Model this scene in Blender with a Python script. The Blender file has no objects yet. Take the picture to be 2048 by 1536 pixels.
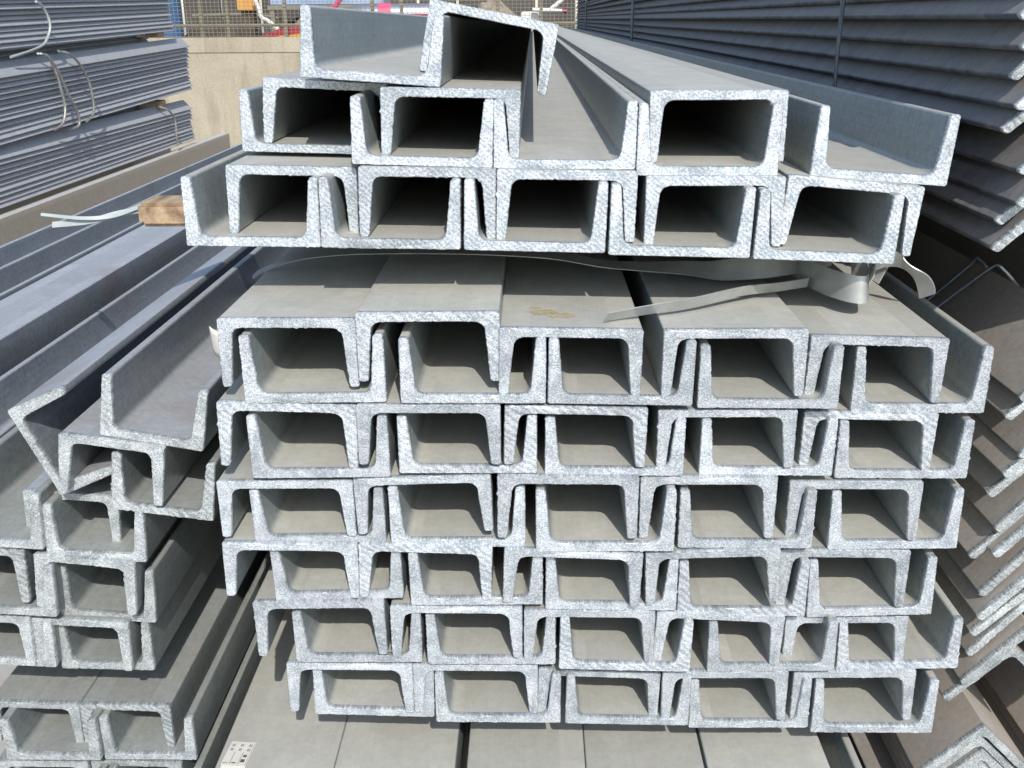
import bpy, bmesh, math, random
from mathutils import Vector, Matrix

# ------------------------------------------------------------------ camera, sky, sun, exposure
CZ = 1.10                                   # height of the lens above the yard
scene = bpy.context.scene
cam_data = bpy.data.cameras.new("camera")
cam_data.sensor_fit = 'HORIZONTAL'
cam_data.sensor_width = 36.0
cam_data.lens = 36.0 * 2050.0 / 2048.0
cam_data.clip_start = 0.01
cam_data.clip_end = 500.0
cam = bpy.data.objects.new("camera", cam_data)
scene.collection.objects.link(cam)
cam.location = (0.0, -0.545, CZ)
cam.rotation_euler = (1.2288261, 0.0067068, 0.0188393)
scene.camera = cam

SUN_EL, SUN_AZ = math.radians(42.0), math.radians(12.0)   # sun stands behind the camera, a little to the right
world = bpy.data.worlds.new("World")
scene.world = world
world.use_nodes = True
wn = world.node_tree
sky = wn.nodes.new('ShaderNodeTexSky')
sky.sky_type = 'NISHITA'
sky.sun_disc = False
sky.sun_elevation = SUN_EL
sky.sun_rotation = math.pi - SUN_AZ
wn.links.new(sky.outputs[0], wn.nodes['Background'].inputs[0])
wn.nodes['Background'].inputs[1].default_value = 0.15
sun_data = bpy.data.lights.new("sun", 'SUN')
sun_data.energy = 2.8
sun_data.angle = math.radians(0.5)
sun_data.color = (1.0, 0.975, 0.935)
sun = bpy.data.objects.new("sun", sun_data)
scene.collection.objects.link(sun)
to_sun = Vector((math.cos(SUN_EL) * math.sin(SUN_AZ), -math.cos(SUN_EL) * math.cos(SUN_AZ), math.sin(SUN_EL)))
sun.rotation_euler = to_sun.to_track_quat('Z', 'Y').to_euler()
sun.location = (1, -3, 5)
vs = scene.view_settings
vs.view_transform = 'Standard'
vs.look = 'None'
vs.exposure = 0.58
vs.gamma = 1.0
vs.use_curve_mapping = False

scene.cycles.diffuse_bounces = 8
scene.cycles.max_bounces = 14

C = scene.collection
rnd = random.Random(7)

# ------------------------------------------------------------------ materials
def new_mat(name):
    m = bpy.data.materials.new(name)
    m.use_nodes = True
    nt = m.node_tree
    return m, nt, nt.nodes['Principled BSDF']

def N(nt, kind, **kw):
    n = nt.nodes.new(kind)
    for k, v in kw.items():
        if k in ('operation', 'blend_type', 'data_type', 'wave_type', 'bands_direction', 'feature', 'noise_dimensions'):
            setattr(n, k, v)
        else:
            n.inputs[k].default_value = v
    return n

def ramp(nt, stops):
    r = nt.nodes.new('ShaderNodeValToRGB')
    e = r.color_ramp.elements
    while len(e) < len(stops):
        e.new(0.5)
    for i, (p, c) in enumerate(stops):
        e[i].position = p
        e[i].color = (c[0], c[1], c[2], 1) if isinstance(c, tuple) else (c, c, c, 1)
    return r

def coords(nt, scale, rot=(0, 0, 0)):
    """object coordinates, shifted per object so that no two pieces carry the same pattern"""
    tc = nt.nodes.new('ShaderNodeTexCoord')
    oi = nt.nodes.new('ShaderNodeObjectInfo')
    mul = N(nt, 'ShaderNodeVectorMath', operation='SCALE')
    mul.inputs[0].default_value = (3.1, 7.7, 5.3)
    nt.links.new(oi.outputs['Random'], mul.inputs['Scale'])
    add = N(nt, 'ShaderNodeVectorMath', operation='ADD')
    nt.links.new(tc.outputs['Object'], add.inputs[0])
    nt.links.new(mul.outputs[0], add.inputs[1])
    mp = nt.nodes.new('ShaderNodeMapping')
    mp.inputs['Scale'].default_value = scale
    mp.inputs['Rotation'].default_value = rot
    nt.links.new(add.outputs[0], mp.inputs[0])
    return mp.outputs[0], oi.outputs['Random']

def noise(nt, vec, scale, detail=3.0, rough=0.55):
    n = N(nt, 'ShaderNodeTexNoise', Scale=scale, Detail=detail, Roughness=rough)
    nt.links.new(vec, n.inputs['Vector'])
    return n.outputs['Fac']

def mixc(nt, fac, a, b, mode='MIX'):
    m = nt.nodes.new('ShaderNodeMix')
    m.data_type = 'RGBA'
    m.blend_type = mode
    for sock, v in ((m.inputs[0], fac), (m.inputs[6], a), (m.inputs[7], b)):
        if hasattr(v, 'is_linked'):
            nt.links.new(v, sock)
        elif isinstance(v, tuple):
            sock.default_value = (v[0], v[1], v[2], 1)
        else:
            sock.default_value = v
    return m.outputs[2]

def math_n(nt, op, a, b=0.0, clamp=False):
    m = nt.nodes.new('ShaderNodeMath')
    m.operation = op
    m.use_clamp = clamp
    for i, v in enumerate((a, b)):
        if hasattr(v, 'is_linked'):
            nt.links.new(v, m.inputs[i])
        else:
            m.inputs[i].default_value = v
    return m.outputs[0]

def bump(nt, bsdf, height, strength, dist):
    b = N(nt, 'ShaderNodeBump', Strength=strength, Distance=dist)
    nt.links.new(height, b.inputs['Height'])
    nt.links.new(b.outputs[0], bsdf.inputs['Normal'])

def steel_mat(name, dark, light, dust, dust_amount, metallic=0.45, rough=0.42, streak=1.0, rust=0.0, spec=0.5):
    m, nt, p = new_mat(name)
    p.inputs['Specular IOR Level'].default_value = spec
    v, r = coords(nt, (1, 1, 1))
    vs_, _ = coords(nt, (760, 2.6, 760))
    streaks = noise(nt, vs_, 1.0, 4, 0.6)
    blot = noise(nt, v, 22, 4, 0.6)
    speck = noise(nt, v, 1500, 2, 0.5)
    base = ramp(nt, [(0.25, dark), (0.75, light)])
    s = math_n(nt, 'ADD', math_n(nt, 'MULTIPLY', streaks, 0.6 * streak), math_n(nt, 'MULTIPLY', blot, 1.0 - 0.6 * streak))
    nt.links.new(s, base.inputs[0])
    col = base.outputs[0]
    g = nt.nodes.new('ShaderNodeNewGeometry')
    sx = nt.nodes.new('ShaderNodeSeparateXYZ')
    nt.links.new(g.outputs['True Normal'], sx.inputs[0])
    up = math_n(nt, 'MULTIPLY', math_n(nt, 'SUBTRACT', sx.outputs[2], 0.35), 1.8, True)
    patch = ramp(nt, [(0.28, 0.90), (0.6, 1.0)])
    nt.links.new(blot, patch.inputs[0])
    d = math_n(nt, 'MULTIPLY', math_n(nt, 'MULTIPLY', up, patch.outputs[0]), dust_amount)
    dcol = mixc(nt, math_n(nt, 'MULTIPLY', math_n(nt, 'SUBTRACT', streaks, 0.35), 1.6, True),
                tuple(c * 0.955 for c in dust), tuple(c * 1.03 for c in dust))
    col = mixc(nt, d, col, dcol)
    tone = math_n(nt, 'ADD', math_n(nt, 'MULTIPLY', r, 0.18), 0.91)
    tm = nt.nodes.new('ShaderNodeVectorMath')
    tm.operation = 'SCALE'
    nt.links.new(col, tm.inputs[0])
    nt.links.new(tone, tm.inputs['Scale'])
    col = tm.outputs[0]
    if rust:
        rv = noise(nt, v, 9, 5, 0.65)
        rr = ramp(nt, [(0.56, 0.0), (0.74, rust)])
        nt.links.new(rv, rr.inputs[0])
        col = mixc(nt, rr.outputs[0], col, (0.24, 0.14, 0.07))
    # zinc mottle, on the metal and faintly through the dust
    mo = ramp(nt, [(0.36, 0.74), (0.5, 0.98), (0.64, 1.18)])
    nt.links.new(noise(nt, v, 210, 6, 0.78), mo.inputs[0])
    mm = nt.nodes.new('ShaderNodeVectorMath')
    mm.operation = 'MULTIPLY'
    nt.links.new(col, mm.inputs[0])
    nt.links.new(mixc(nt, math_n(nt, 'MULTIPLY', d, 0.75), mo.outputs[0], (1.0, 1.0, 1.0)), mm.inputs[1])
    col = mm.outputs[0]
    # small pale scuffs and dark grit
    sc = ramp(nt, [(0.73, 0.0), (0.80, 0.55)])
    nt.links.new(noise(nt, v, 420, 3, 0.6), sc.inputs[0])
    col = mixc(nt, sc.outputs[0], col, tuple(min(0.8, c * 1.5) for c in dust))
    gr = ramp(nt, [(0.70, 0.0), (0.78, 0.5)])
    nt.links.new(noise(nt, v, 230, 4, 0.65), gr.inputs[0])
    col = mixc(nt, gr.outputs[0], col, tuple(c * 0.45 for c in dust))
    st = ramp(nt, [(0.40, 0.0), (0.62, 0.38)])
    nt.links.new(noise(nt, v, 38, 5, 0.65), st.inputs[0])
    col = mixc(nt, st.outputs[0], col, tuple(c * 0.7 for c in dust))
    nt.links.new(col, p.inputs['Base Color'])
    p.inputs['Metallic'].default_value = metallic
    nt.links.new(math_n(nt, 'MULTIPLY', math_n(nt, 'SUBTRACT', 1.0, d), metallic), p.inputs['Metallic'])
    nt.links.new(math_n(nt, 'ADD', math_n(nt, 'MULTIPLY', d, 0.32), math_n(nt, 'ADD', rough - 0.1, math_n(nt, 'MULTIPLY', blot, 0.2))), p.inputs['Roughness'])
    bump(nt, p, math_n(nt, 'ADD', speck, math_n(nt, 'MULTIPLY', streaks, 0.8)), 0.18, 0.0004)
    return m

def cut_mat(name, lo, hi, grain=1.0, rust=0.5, metallic=0.3, bump_s=0.46, saw_scale=80.0, saw_fix=None):
    """flame-cut or sawn end: bright, coarse grained zinc with dark pits"""
    m, nt, p = new_mat(name)
    v, r = coords(nt, (1, 0.15, 1))
    g1 = noise(nt, v, 1150 * grain, 4, 0.7)
    g2 = noise(nt, v, 75, 3, 0.6)
    vor = N(nt, 'ShaderNodeTexVoronoi', Scale=950 * grain)
    nt.links.new(v, vor.inputs['Vector'])
    vd, _ = coords(nt, (1, 0.15, 1), (0, math.radians(52), 0))
    saw = N(nt, 'ShaderNodeTexWave', wave_type='BANDS', bands_direction='X', Scale=saw_scale, Distortion=7.0 if saw_fix is None else 4.0, Detail=4.0)
    nt.links.new(vd, saw.inputs['Vector'])
    sawn = math_n(nt, 'MULTIPLY', math_n(nt, 'MULTIPLY', math_n(nt, 'SUBTRACT', r, 0.72), 3.0, True), 0.22)
    if saw_fix is not None:
        sawn = math_n(nt, 'MULTIPLY', math_n(nt, 'ADD', r, 0.35), saw_fix)
    h = math_n(nt, 'ADD', math_n(nt, 'MULTIPLY', g1, 0.75), math_n(nt, 'MULTIPLY', vor.outputs['Distance'], 0.35))
    hb = math_n(nt, 'ADD', h, math_n(nt, 'MULTIPLY', math_n(nt, 'MULTIPLY', saw.outputs['Fac'], sawn), 0.5))
    h = math_n(nt, 'ADD', h, math_n(nt, 'MULTIPLY', math_n(nt, 'SUBTRACT', saw.outputs['Fac'], 0.5), sawn))
    base = ramp(nt, [(0.37, lo), (0.49, tuple((a + b) / 2 for a, b in zip(lo, hi))), (0.62, hi)])
    nt.links.new(math_n(nt, 'ADD', math_n(nt, 'MULTIPLY', h, 0.8), math_n(nt, 'MULTIPLY', math_n(nt, 'SUBTRACT', g2, 0.40), 0.45)), base.inputs[0])
    col = base.outputs[0]
    tone = math_n(nt, 'ADD', math_n(nt, 'MULTIPLY', math_n(nt, 'FRACT', math_n(nt, 'MULTIPLY', r, 7.31)), 0.26), 0.86)
    tm = nt.nodes.new('ShaderNodeVectorMath')
    tm.operation = 'SCALE'
    nt.links.new(col, tm.inputs[0])
    nt.links.new(tone, tm.inputs['Scale'])
    col = tm.outputs[0]
    rv = noise(nt, v, 34, 4, 0.6)
    rr = ramp(nt, [(0.66, 0.0), (0.76, rust)])
    nt.links.new(rv, rr.inputs[0])
    col = mixc(nt, rr.outputs[0], col, (0.22, 0.13, 0.07))
    nt.links.new(col, p.inputs['Base Color'])
    p.inputs['Metallic'].default_value = metallic
    p.inputs['Roughness'].default_value = 0.42
    bump(nt, p, hb, bump_s, 0.0012)
    return m

def plain_mat(name, a, b, scale, rough=0.7, metallic=0.0, stretch=(1, 1, 1), bmp=0.2, bdist=0.003, detail=5):
    m, nt, p = new_mat(name)
    v, r = coords(nt, stretch)
    n1 = noise(nt, v, scale, detail, 0.6)
    rp = ramp(nt, [(0.3, a), (0.7, b)])
    nt.links.new(n1, rp.inputs[0])
    nt.links.new(rp.outputs[0], p.inputs['Base Color'])
    p.inputs['Roughness'].default_value = rough
    p.inputs['Metallic'].default_value = metallic
    if bmp:
        bump(nt, p, n1, bmp, bdist)
    return m

STEEL = steel_mat('channel_steel', (0.225, 0.265, 0.268), (0.36, 0.40, 0.397), (0.435, 0.42, 0.362), 0.92, metallic=0.3, rust=0.12)
STEEL_BLUE = steel_mat('channel_steel_bare', (0.20, 0.225, 0.245), (0.36, 0.385, 0.405), (0.42, 0.42, 0.415), 0.65, metallic=0.5, rough=0.36, rust=0.5)
STEEL_LOW = steel_mat('channel_steel_shaded', (0.14, 0.165, 0.165), (0.27, 0.30, 0.295), (0.33, 0.33, 0.295), 0.6, metallic=0.25, rough=0.5, rust=0.15)  # darker copy of the bare steel, shade low in the left pile painted in
STEEL_DULL = steel_mat('angle_steel_shaded', (0.042, 0.052, 0.070), (0.078, 0.088, 0.11), (0.43, 0.38, 0.32), 0.55, metallic=0.12, rough=0.58, streak=0.7, spec=0.25)  # dark blue base stands in for shade between the stacked legs
STEEL_TAN = steel_mat('angle_steel_dusty_lit', (0.15, 0.145, 0.14), (0.24, 0.23, 0.215), (0.56, 0.485, 0.40), 0.95, metallic=0.12, rough=0.6, streak=0.6, spec=0.3)  # lower bars are browner; sunlit paleness is also worked into this dust tone
STEEL_BEAM = steel_mat('beam_steel', (0.28, 0.235, 0.175), (0.40, 0.345, 0.265), (0.48, 0.47, 0.45), 0.9, metallic=0.15, rough=0.6)
STEEL_FAR = steel_mat('bundle_steel', (0.33, 0.335, 0.345), (0.44, 0.445, 0.45), (0.44, 0.435, 0.425), 0.7, metallic=0.3, rough=0.55, streak=0.7)
CUT = cut_mat('cut_zinc', (0.27, 0.30, 0.32), (0.615, 0.64, 0.65))
CUT_SAWN = cut_mat('cut_zinc_sawn', (0.28, 0.315, 0.34), (0.63, 0.66, 0.675), 0.85, 0.6, 0.3, 0.32, 120.0, 0.10)
CUT_DULL = cut_mat('cut_zinc_dull', (0.22, 0.24, 0.24), (0.59, 0.615, 0.605), 1.1, 0.4)
STRAP = plain_mat('strap_steel', (0.36, 0.37, 0.35), (0.52, 0.53, 0.50), 45, 0.36, 0.45, bmp=0.05)
WIRE = plain_mat('wire_steel', (0.22, 0.21, 0.19), (0.42, 0.41, 0.38), 40, 0.5, 0.6, bmp=0)
WIRE_DARK = plain_mat('wire_dark', (0.10, 0.12, 0.14), (0.20, 0.23, 0.26), 40, 0.5, 0.5, bmp=0)
PLASTIC = plain_mat('pale_plastic', (0.28, 0.31, 0.30), (0.40, 0.43, 0.41), 30, 0.4, 0.0, bmp=0)
WOOD = plain_mat('timber', (0.17, 0.105, 0.06), (0.50, 0.36, 0.22), 14, 0.8, 0.0, (6, 1, 6), 0.4, 0.004)
PAPER = plain_mat('paper', (0.70, 0.64, 0.52), (0.78, 0.73, 0.62), 60, 0.8, bmp=0)
LABEL = plain_mat('label_paper', (0.54, 0.51, 0.44), (0.62, 0.59, 0.52), 120, 0.7, bmp=0)
INK = plain_mat('print_ink', (0.06, 0.06, 0.06), (0.12, 0.11, 0.10), 200, 0.7, bmp=0)
CHALK = plain_mat('ochre_mark', (0.46, 0.35, 0.14), (0.54, 0.43, 0.21), 90, 0.9, bmp=0)
def patchy(m, scale):
    nt = m.node_tree
    p = nt.nodes['Principled BSDF']
    v, r = coords(nt, (1, 1, 1))
    rp = ramp(nt, [(0.34, 0.05), (0.60, 0.62)])
    nt.links.new(noise(nt, v, scale, 5, 0.7), rp.inputs[0])
    nt.links.new(rp.outputs[0], p.inputs['Alpha'])
patchy(CHALK, 160)
FENCE = plain_mat('fence_paint', (0.17, 0.155, 0.11), (0.27, 0.245, 0.18), 20, 0.6, 0.2, bmp=0)
RED = plain_mat('red_paint', (0.34, 0.02, 0.04), (0.42, 0.03, 0.05), 8, 0.35, bmp=0)
YELLOW = plain_mat('yellow_paint', (0.80, 0.38, 0.02), (0.86, 0.44, 0.04), 8, 0.4, bmp=0)
DRUM_BLUE = plain_mat('drum_blue', (0.03, 0.09, 0.20), (0.05, 0.14, 0.28), 6, 0.5, bmp=0)
BLUE = plain_mat('blue_sheet', (0.20, 0.28, 0.42), (0.32, 0.42, 0.56), 6, 0.6, bmp=0)
ORANGE = plain_mat('orange_paint', (0.55, 0.26, 0.05), (0.65, 0.33, 0.07), 8, 0.6, bmp=0)
WHITE = plain_mat('white_paint', (0.66, 0.65, 0.62), (0.78, 0.77, 0.74), 10, 0.5, bmp=0)
PINK = plain_mat('pink_paint', (0.62, 0.06, 0.14), (0.72, 0.10, 0.20), 8, 0.3, bmp=0)
CHROME = plain_mat('silver_tank', (0.45, 0.46, 0.48), (0.60, 0.61, 0.62), 8, 0.28, 0.8, bmp=0)
TAN = plain_mat('tan_sacking', (0.20, 0.16, 0.115), (0.30, 0.25, 0.185), 15, 0.9)
SCRAP = plain_mat('scrap_rust', (0.03, 0.022, 0.018), (0.085, 0.06, 0.045), 9, 0.85)
SHED = plain_mat('shed_sheet', (0.045, 0.038, 0.034), (0.09, 0.075, 0.065), 3, 0.85)
GROUND = plain_mat('yard_concrete', (0.30, 0.285, 0.25), (0.44, 0.42, 0.38), 3.0, 0.95, bmp=0.5, bdist=0.02)

def wall_mat():
    m, nt, p = new_mat('cast_concrete')
    v, r = coords(nt, (1, 1, 1))
    vv, _ = coords(nt, (7, 1, 0.9))
    big = noise(nt, v, 2.3, 5, 0.65)
    fine = noise(nt, v, 60, 4, 0.6)
    run = noise(nt, vv, 1.6, 4, 0.6)
    rp = ramp(nt, [(0.3, (0.27, 0.225, 0.155)), (0.5, (0.36, 0.31, 0.225)), (0.7, (0.43, 0.38, 0.285))])
    nt.links.new(math_n(nt, 'ADD', math_n(nt, 'MULTIPLY', big, 0.6), math_n(nt, 'MULTIPLY', fine, 0.4)), rp.inputs[0])
    rr = ramp(nt, [(0.48, 0.0), (0.70, 0.6)])
    nt.links.new(run, rr.inputs[0])
    col = mixc(nt, rr.outputs[0], rp.outputs[0], (0.22, 0.18, 0.125))
    nt.links.new(col, p.inputs['Base Color'])
    p.inputs['Roughness'].default_value = 0.9
    bump(nt, p, math_n(nt, 'ADD', fine, big), 0.4, 0.01)
    return m
CONCRETE = wall_mat()

# ------------------------------------------------------------------ helpers
def link(name, me, mat, parent=None, loc=(0, 0, 0)):
    o = bpy.data.objects.new(name, me)
    C.objects.link(o)
    if mat is not None and not me.materials:
        me.materials.append(mat)
    if parent is not None:
        o.parent = parent
    o.location = loc
    return o

def empty(name, loc, rot=(0, 0, 0)):
    o = bpy.data.objects.new(name, None)
    o.empty_display_size = 0.02
    C.objects.link(o)
    o.location = loc
    o.rotation_euler = rot
    return o

def tag(o, label=None, cat=None, group=None, kind=None):
    if label: o['label'] = label
    if cat: o['category'] = cat
    if group: o['group'] = group
    if kind: o['kind'] = kind
    return o

def mesh(name, verts, faces, sharp=30.0):
    me = bpy.data.meshes.new(name)
    me.from_pydata(verts, [], faces)
    me.validate()
    bm = bmesh.new()
    bm.from_mesh(me)
    bmesh.ops.recalc_face_normals(bm, faces=bm.faces)
    bm.to_mesh(me)
    bm.free()
    for p in me.polygons:
        p.use_smooth = True
    me.set_sharp_from_angle(angle=math.radians(sharp))
    return me

def prism(name, poly, y0, y1, cap0=False, cap1=True, skip=()):
    """closed outline in x-z swept along y"""
    n = len(poly)
    v = [(x, y0, z) for x, z in poly] + [(x, y1, z) for x, z in poly]
    f = [(i, (i + 1) % n, n + (i + 1) % n, n + i) for i in range(n) if i not in skip]
    if cap0: f.append(tuple(range(n)))
    if cap1: f.append(tuple(range(n, 2 * n)))
    return mesh(name, v, f)

def arc(cx, cz, r, a0, a1, n):
    return [(cx + r * math.cos(math.radians(a0 + (a1 - a0) * i / n)), cz + r * math.sin(math.radians(a0 + (a1 - a0) * i / n))) for i in range(n + 1)]

def resample(poly, step):
    out = []
    n = len(poly)
    for i in range(n):
        a, b = Vector(poly[i]), Vector(poly[(i + 1) % n])
        k = max(1, int(round((b - a).length / step)))
        for j in range(k):
            out.append(a.lerp(b, j / k))
    return out

def ragged_cap(name, poly, seed, step=0.0013, rough=0.00034, depth=0.006):
    """the cut end of a bar: a thin ragged rim with burrs, proud of the clean section behind it"""
    rg = random.Random(seed)
    pts = resample(poly, step)
    n = len(pts)
    area = sum(pts[i].x * pts[(i + 1) % n].y - pts[(i + 1) % n].x * pts[i].y for i in range(n))
    sgn = 1.0 if area > 0 else -1.0
    nor = []
    for i in range(n):
        t = (pts[(i + 1) % n] - pts[i - 1])
        t = Vector((1, 0)) if t.length < 1e-9 else t.normalized()
        nor.append(Vector((t.y, -t.x)) * sgn)
    slow = [rg.uniform(-1, 1) for _ in range(n // 5 + 2)]
    j1, j2 = [], []
    for i in range(n):
        a = slow[i // 5] * (1 - (i % 5) / 5) + slow[i // 5 + 1] * ((i % 5) / 5)
        b = rg.uniform(-1, 1) * rough + a * rough * 0.7
        b *= 0.6
        if rg.random() < 0.05:
            b += rg.uniform(-1.0, 1.0) * rough * 2.6
        j1.append(b + 0.00012)
        j2.append(b * 0.45 + 0.00008)
    rings = []
    v = []
    for k, (y, off) in enumerate(((0.0, None), (0.0006, j1), (0.0028, j2), (depth, None))):
        for i in range(n):
            o = j1[i] - 0.0004 if k == 0 else (-0.0004 if k == 3 else off[i])
            p = pts[i] + nor[i] * o
            yy = y + (rg.uniform(-0.00025, 0.00025) if k < 2 else 0.0)
            v.append((p.x, yy, p.y))
    f = []
    for k in range(3):
        for i in range(n):
            j = (i + 1) % n
            f.append((k * n + i, k * n + j, (k + 1) * n + j, (k + 1) * n + i))
    f.append(tuple(range(n)))
    return mesh(name, v, f, 40)

def box(name, x0, x1, y0, y1, z0, z1, mat, parent=None, bev=0.0):
    bm = bmesh.new()
    bmesh.ops.create_cube(bm, size=1.0)
    for q in bm.verts:
        q.co = Vector(((x0 + x1) / 2 + q.co.x * (x1 - x0), (y0 + y1) / 2 + q.co.y * (y1 - y0), (z0 + z1) / 2 + q.co.z * (z1 - z0)))
    if bev:
        bmesh.ops.bevel(bm, geom=list(bm.edges), offset=bev, segments=2, affect='EDGES')
    me = bpy.data.meshes.new(name)
    bm.to_mesh(me)
    bm.free()
    return link(name, me, mat, parent)

def tube_data(pts, r, seg=6):
    v, f = [], []
    P = [Vector(p) for p in pts]
    n = len(P)
    for i in range(n):
        t = (P[min(i + 1, n - 1)] - P[max(i - 1, 0)]).normalized()
        a = t.orthogonal().normalized() if i == 0 else (a - t * a.dot(t)).normalized()
        b = t.cross(a)
        rr = r[i] if isinstance(r, (list, tuple)) else r
        for k in range(seg):
            q = 2 * math.pi * k / seg
            v.append(tuple(P[i] + a * math.cos(q) * rr + b * math.sin(q) * rr))
    for i in range(n - 1):
        for k in range(seg):
            l = (k + 1) % seg
            f.append((i * seg + k, i * seg + l, (i + 1) * seg + l, (i + 1) * seg + k))
    f.append(tuple(range(seg)))
    f.append(tuple((n - 1) * seg + k for k in range(seg)))
    return v, f

def smooth_path(pts, k=6):
    """Catmull-Rom through the points"""
    P = [Vector(p) for p in pts]
    out = []
    for i in range(len(P) - 1):
        p0, p1, p2, p3 = P[max(i - 1, 0)], P[i], P[i + 1], P[min(i + 2, len(P) - 1)]
        for j in range(k):
            t = j / k
            out.append(0.5 * ((2 * p1) + (p2 - p0) * t + (2 * p0 - 5 * p1 + 4 * p2 - p3) * t * t + (3 * p1 - p0 - 3 * p2 + p3) * t ** 3))
    out.append(P[-1])
    return out

def tube(name, pts, r, mat, parent=None, seg=6, k=6):
    v, f = tube_data(smooth_path(pts, k) if k else pts, r, seg)
    return link(name, mesh(name, v, f, 60), mat, parent)

def ribbon(name, pts, width, thick, mat, lean=0.0, k=8, parent=None):
    """flat strap standing on its edge along a path; lean tips its top outward"""
    P = smooth_path(pts, k)
    n = len(P)
    v, f = [], []
    for i in range(n):
        t = (P[min(i + 1, n - 1)] - P[max(i - 1, 0)]).normalized()
        s = i / (n - 1)
        w = width
        if isinstance(width, tuple):
            q = s * (len(width) - 1)
            q0 = min(int(q), len(width) - 2)
            w = width[q0] + (width[q0 + 1] - width[q0]) * (q - q0)
        if isinstance(lean, tuple):
            q = s * (len(lean) - 1)
            q0 = min(int(q), len(lean) - 2)
            le = lean[q0] + (lean[q0 + 1] - lean[q0]) * (q - q0)
        else:
            le = lean
        side = Vector((t.y, -t.x, 0)).normalized()
        up = Vector((0, 0, 1)) * math.cos(le) + side * math.sin(le)
        nn = t.cross(up).normalized() * thick / 2
        for q in (P[i] - nn, P[i] + nn, P[i] + up * w + nn, P[i] + up * w - nn):
            v.append(tuple(q))
    for i in range(n - 1):
        for q in range(4):
            r = (q + 1) % 4
            f.append((i * 4 + q, i * 4 + r, (i + 1) * 4 + r, (i + 1) * 4 + q))
    f += [(0, 1, 2, 3), tuple((n - 1) * 4 + q for q in range(4))]
    return link(name, mesh(name, v, f, 40), mat, parent)

# ------------------------------------------------------------------ setting
def sheet(name, x0, x1, y0, y1, z, mat, n=1):
    v = [(x0, y0, z), (x1, y0, z), (x1, y1, z), (x0, y1, z)]
    return link(name, mesh(name, v, [(0, 1, 2, 3)]), mat)
tag(sheet('ground', -120, 120, -60, 200, 0.0, GROUND), kind='structure')

# low concrete yard wall with a mesh fence standing on it
wall = box('concrete_wall', -7.0, 4.0, 7.8, 8.05, -0.05, CZ - 0.122, CONCRETE, bev=0.012)
box('coping', -7.0, 4.0, 7.792, 8.058, CZ - 0.235, CZ - 0.1195, CONCRETE, wall, bev=0.006)
tag(wall, 'low beige cast concrete wall behind the steel stacks', 'wall')

def build_fence():
    root = empty('mesh_fence', (0, 7.9, CZ - 0.122))
    tag(root, 'olive grey wire mesh fence standing on the concrete wall', 'fence')
    h = 0.75
    for x in (-3.35, -2.585, -2.375, -1.925, -1.242, -1.015, -0.27, 0.067, 0.75, 1.5):
        box('post', x - 0.013, x + 0.013, -0.015, 0.015, 0.0, h, FENCE, root, 0.003)
    for z in (0.09, h):
        box('rail', -3.6, 1.6, -0.019, 0.011, z - 0.012, z + 0.012, FENCE, root, 0.003)
    v, f = [], []
    def bar(a, b, r):
        vv, ff = tube_data([a, b], r, 4)
        k = len(v)
        v.extend(vv)
        f.extend(tuple(i + k for i in q) for q in ff)
    x = -3.6
    while x < 1.6:
        bar((x, -0.024, 0.0), (x, -0.024, h), 0.0021)
        x += 0.0325
    z = 0.012
    while z < h:
        bar((-3.6, -0.028, z), (1.6, -0.028, z), 0.0021)
        z += 0.0275
    tag(link('wire_mesh', mesh('wire_mesh', v, f), FENCE, root), kind='stuff')
build_fence()

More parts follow.
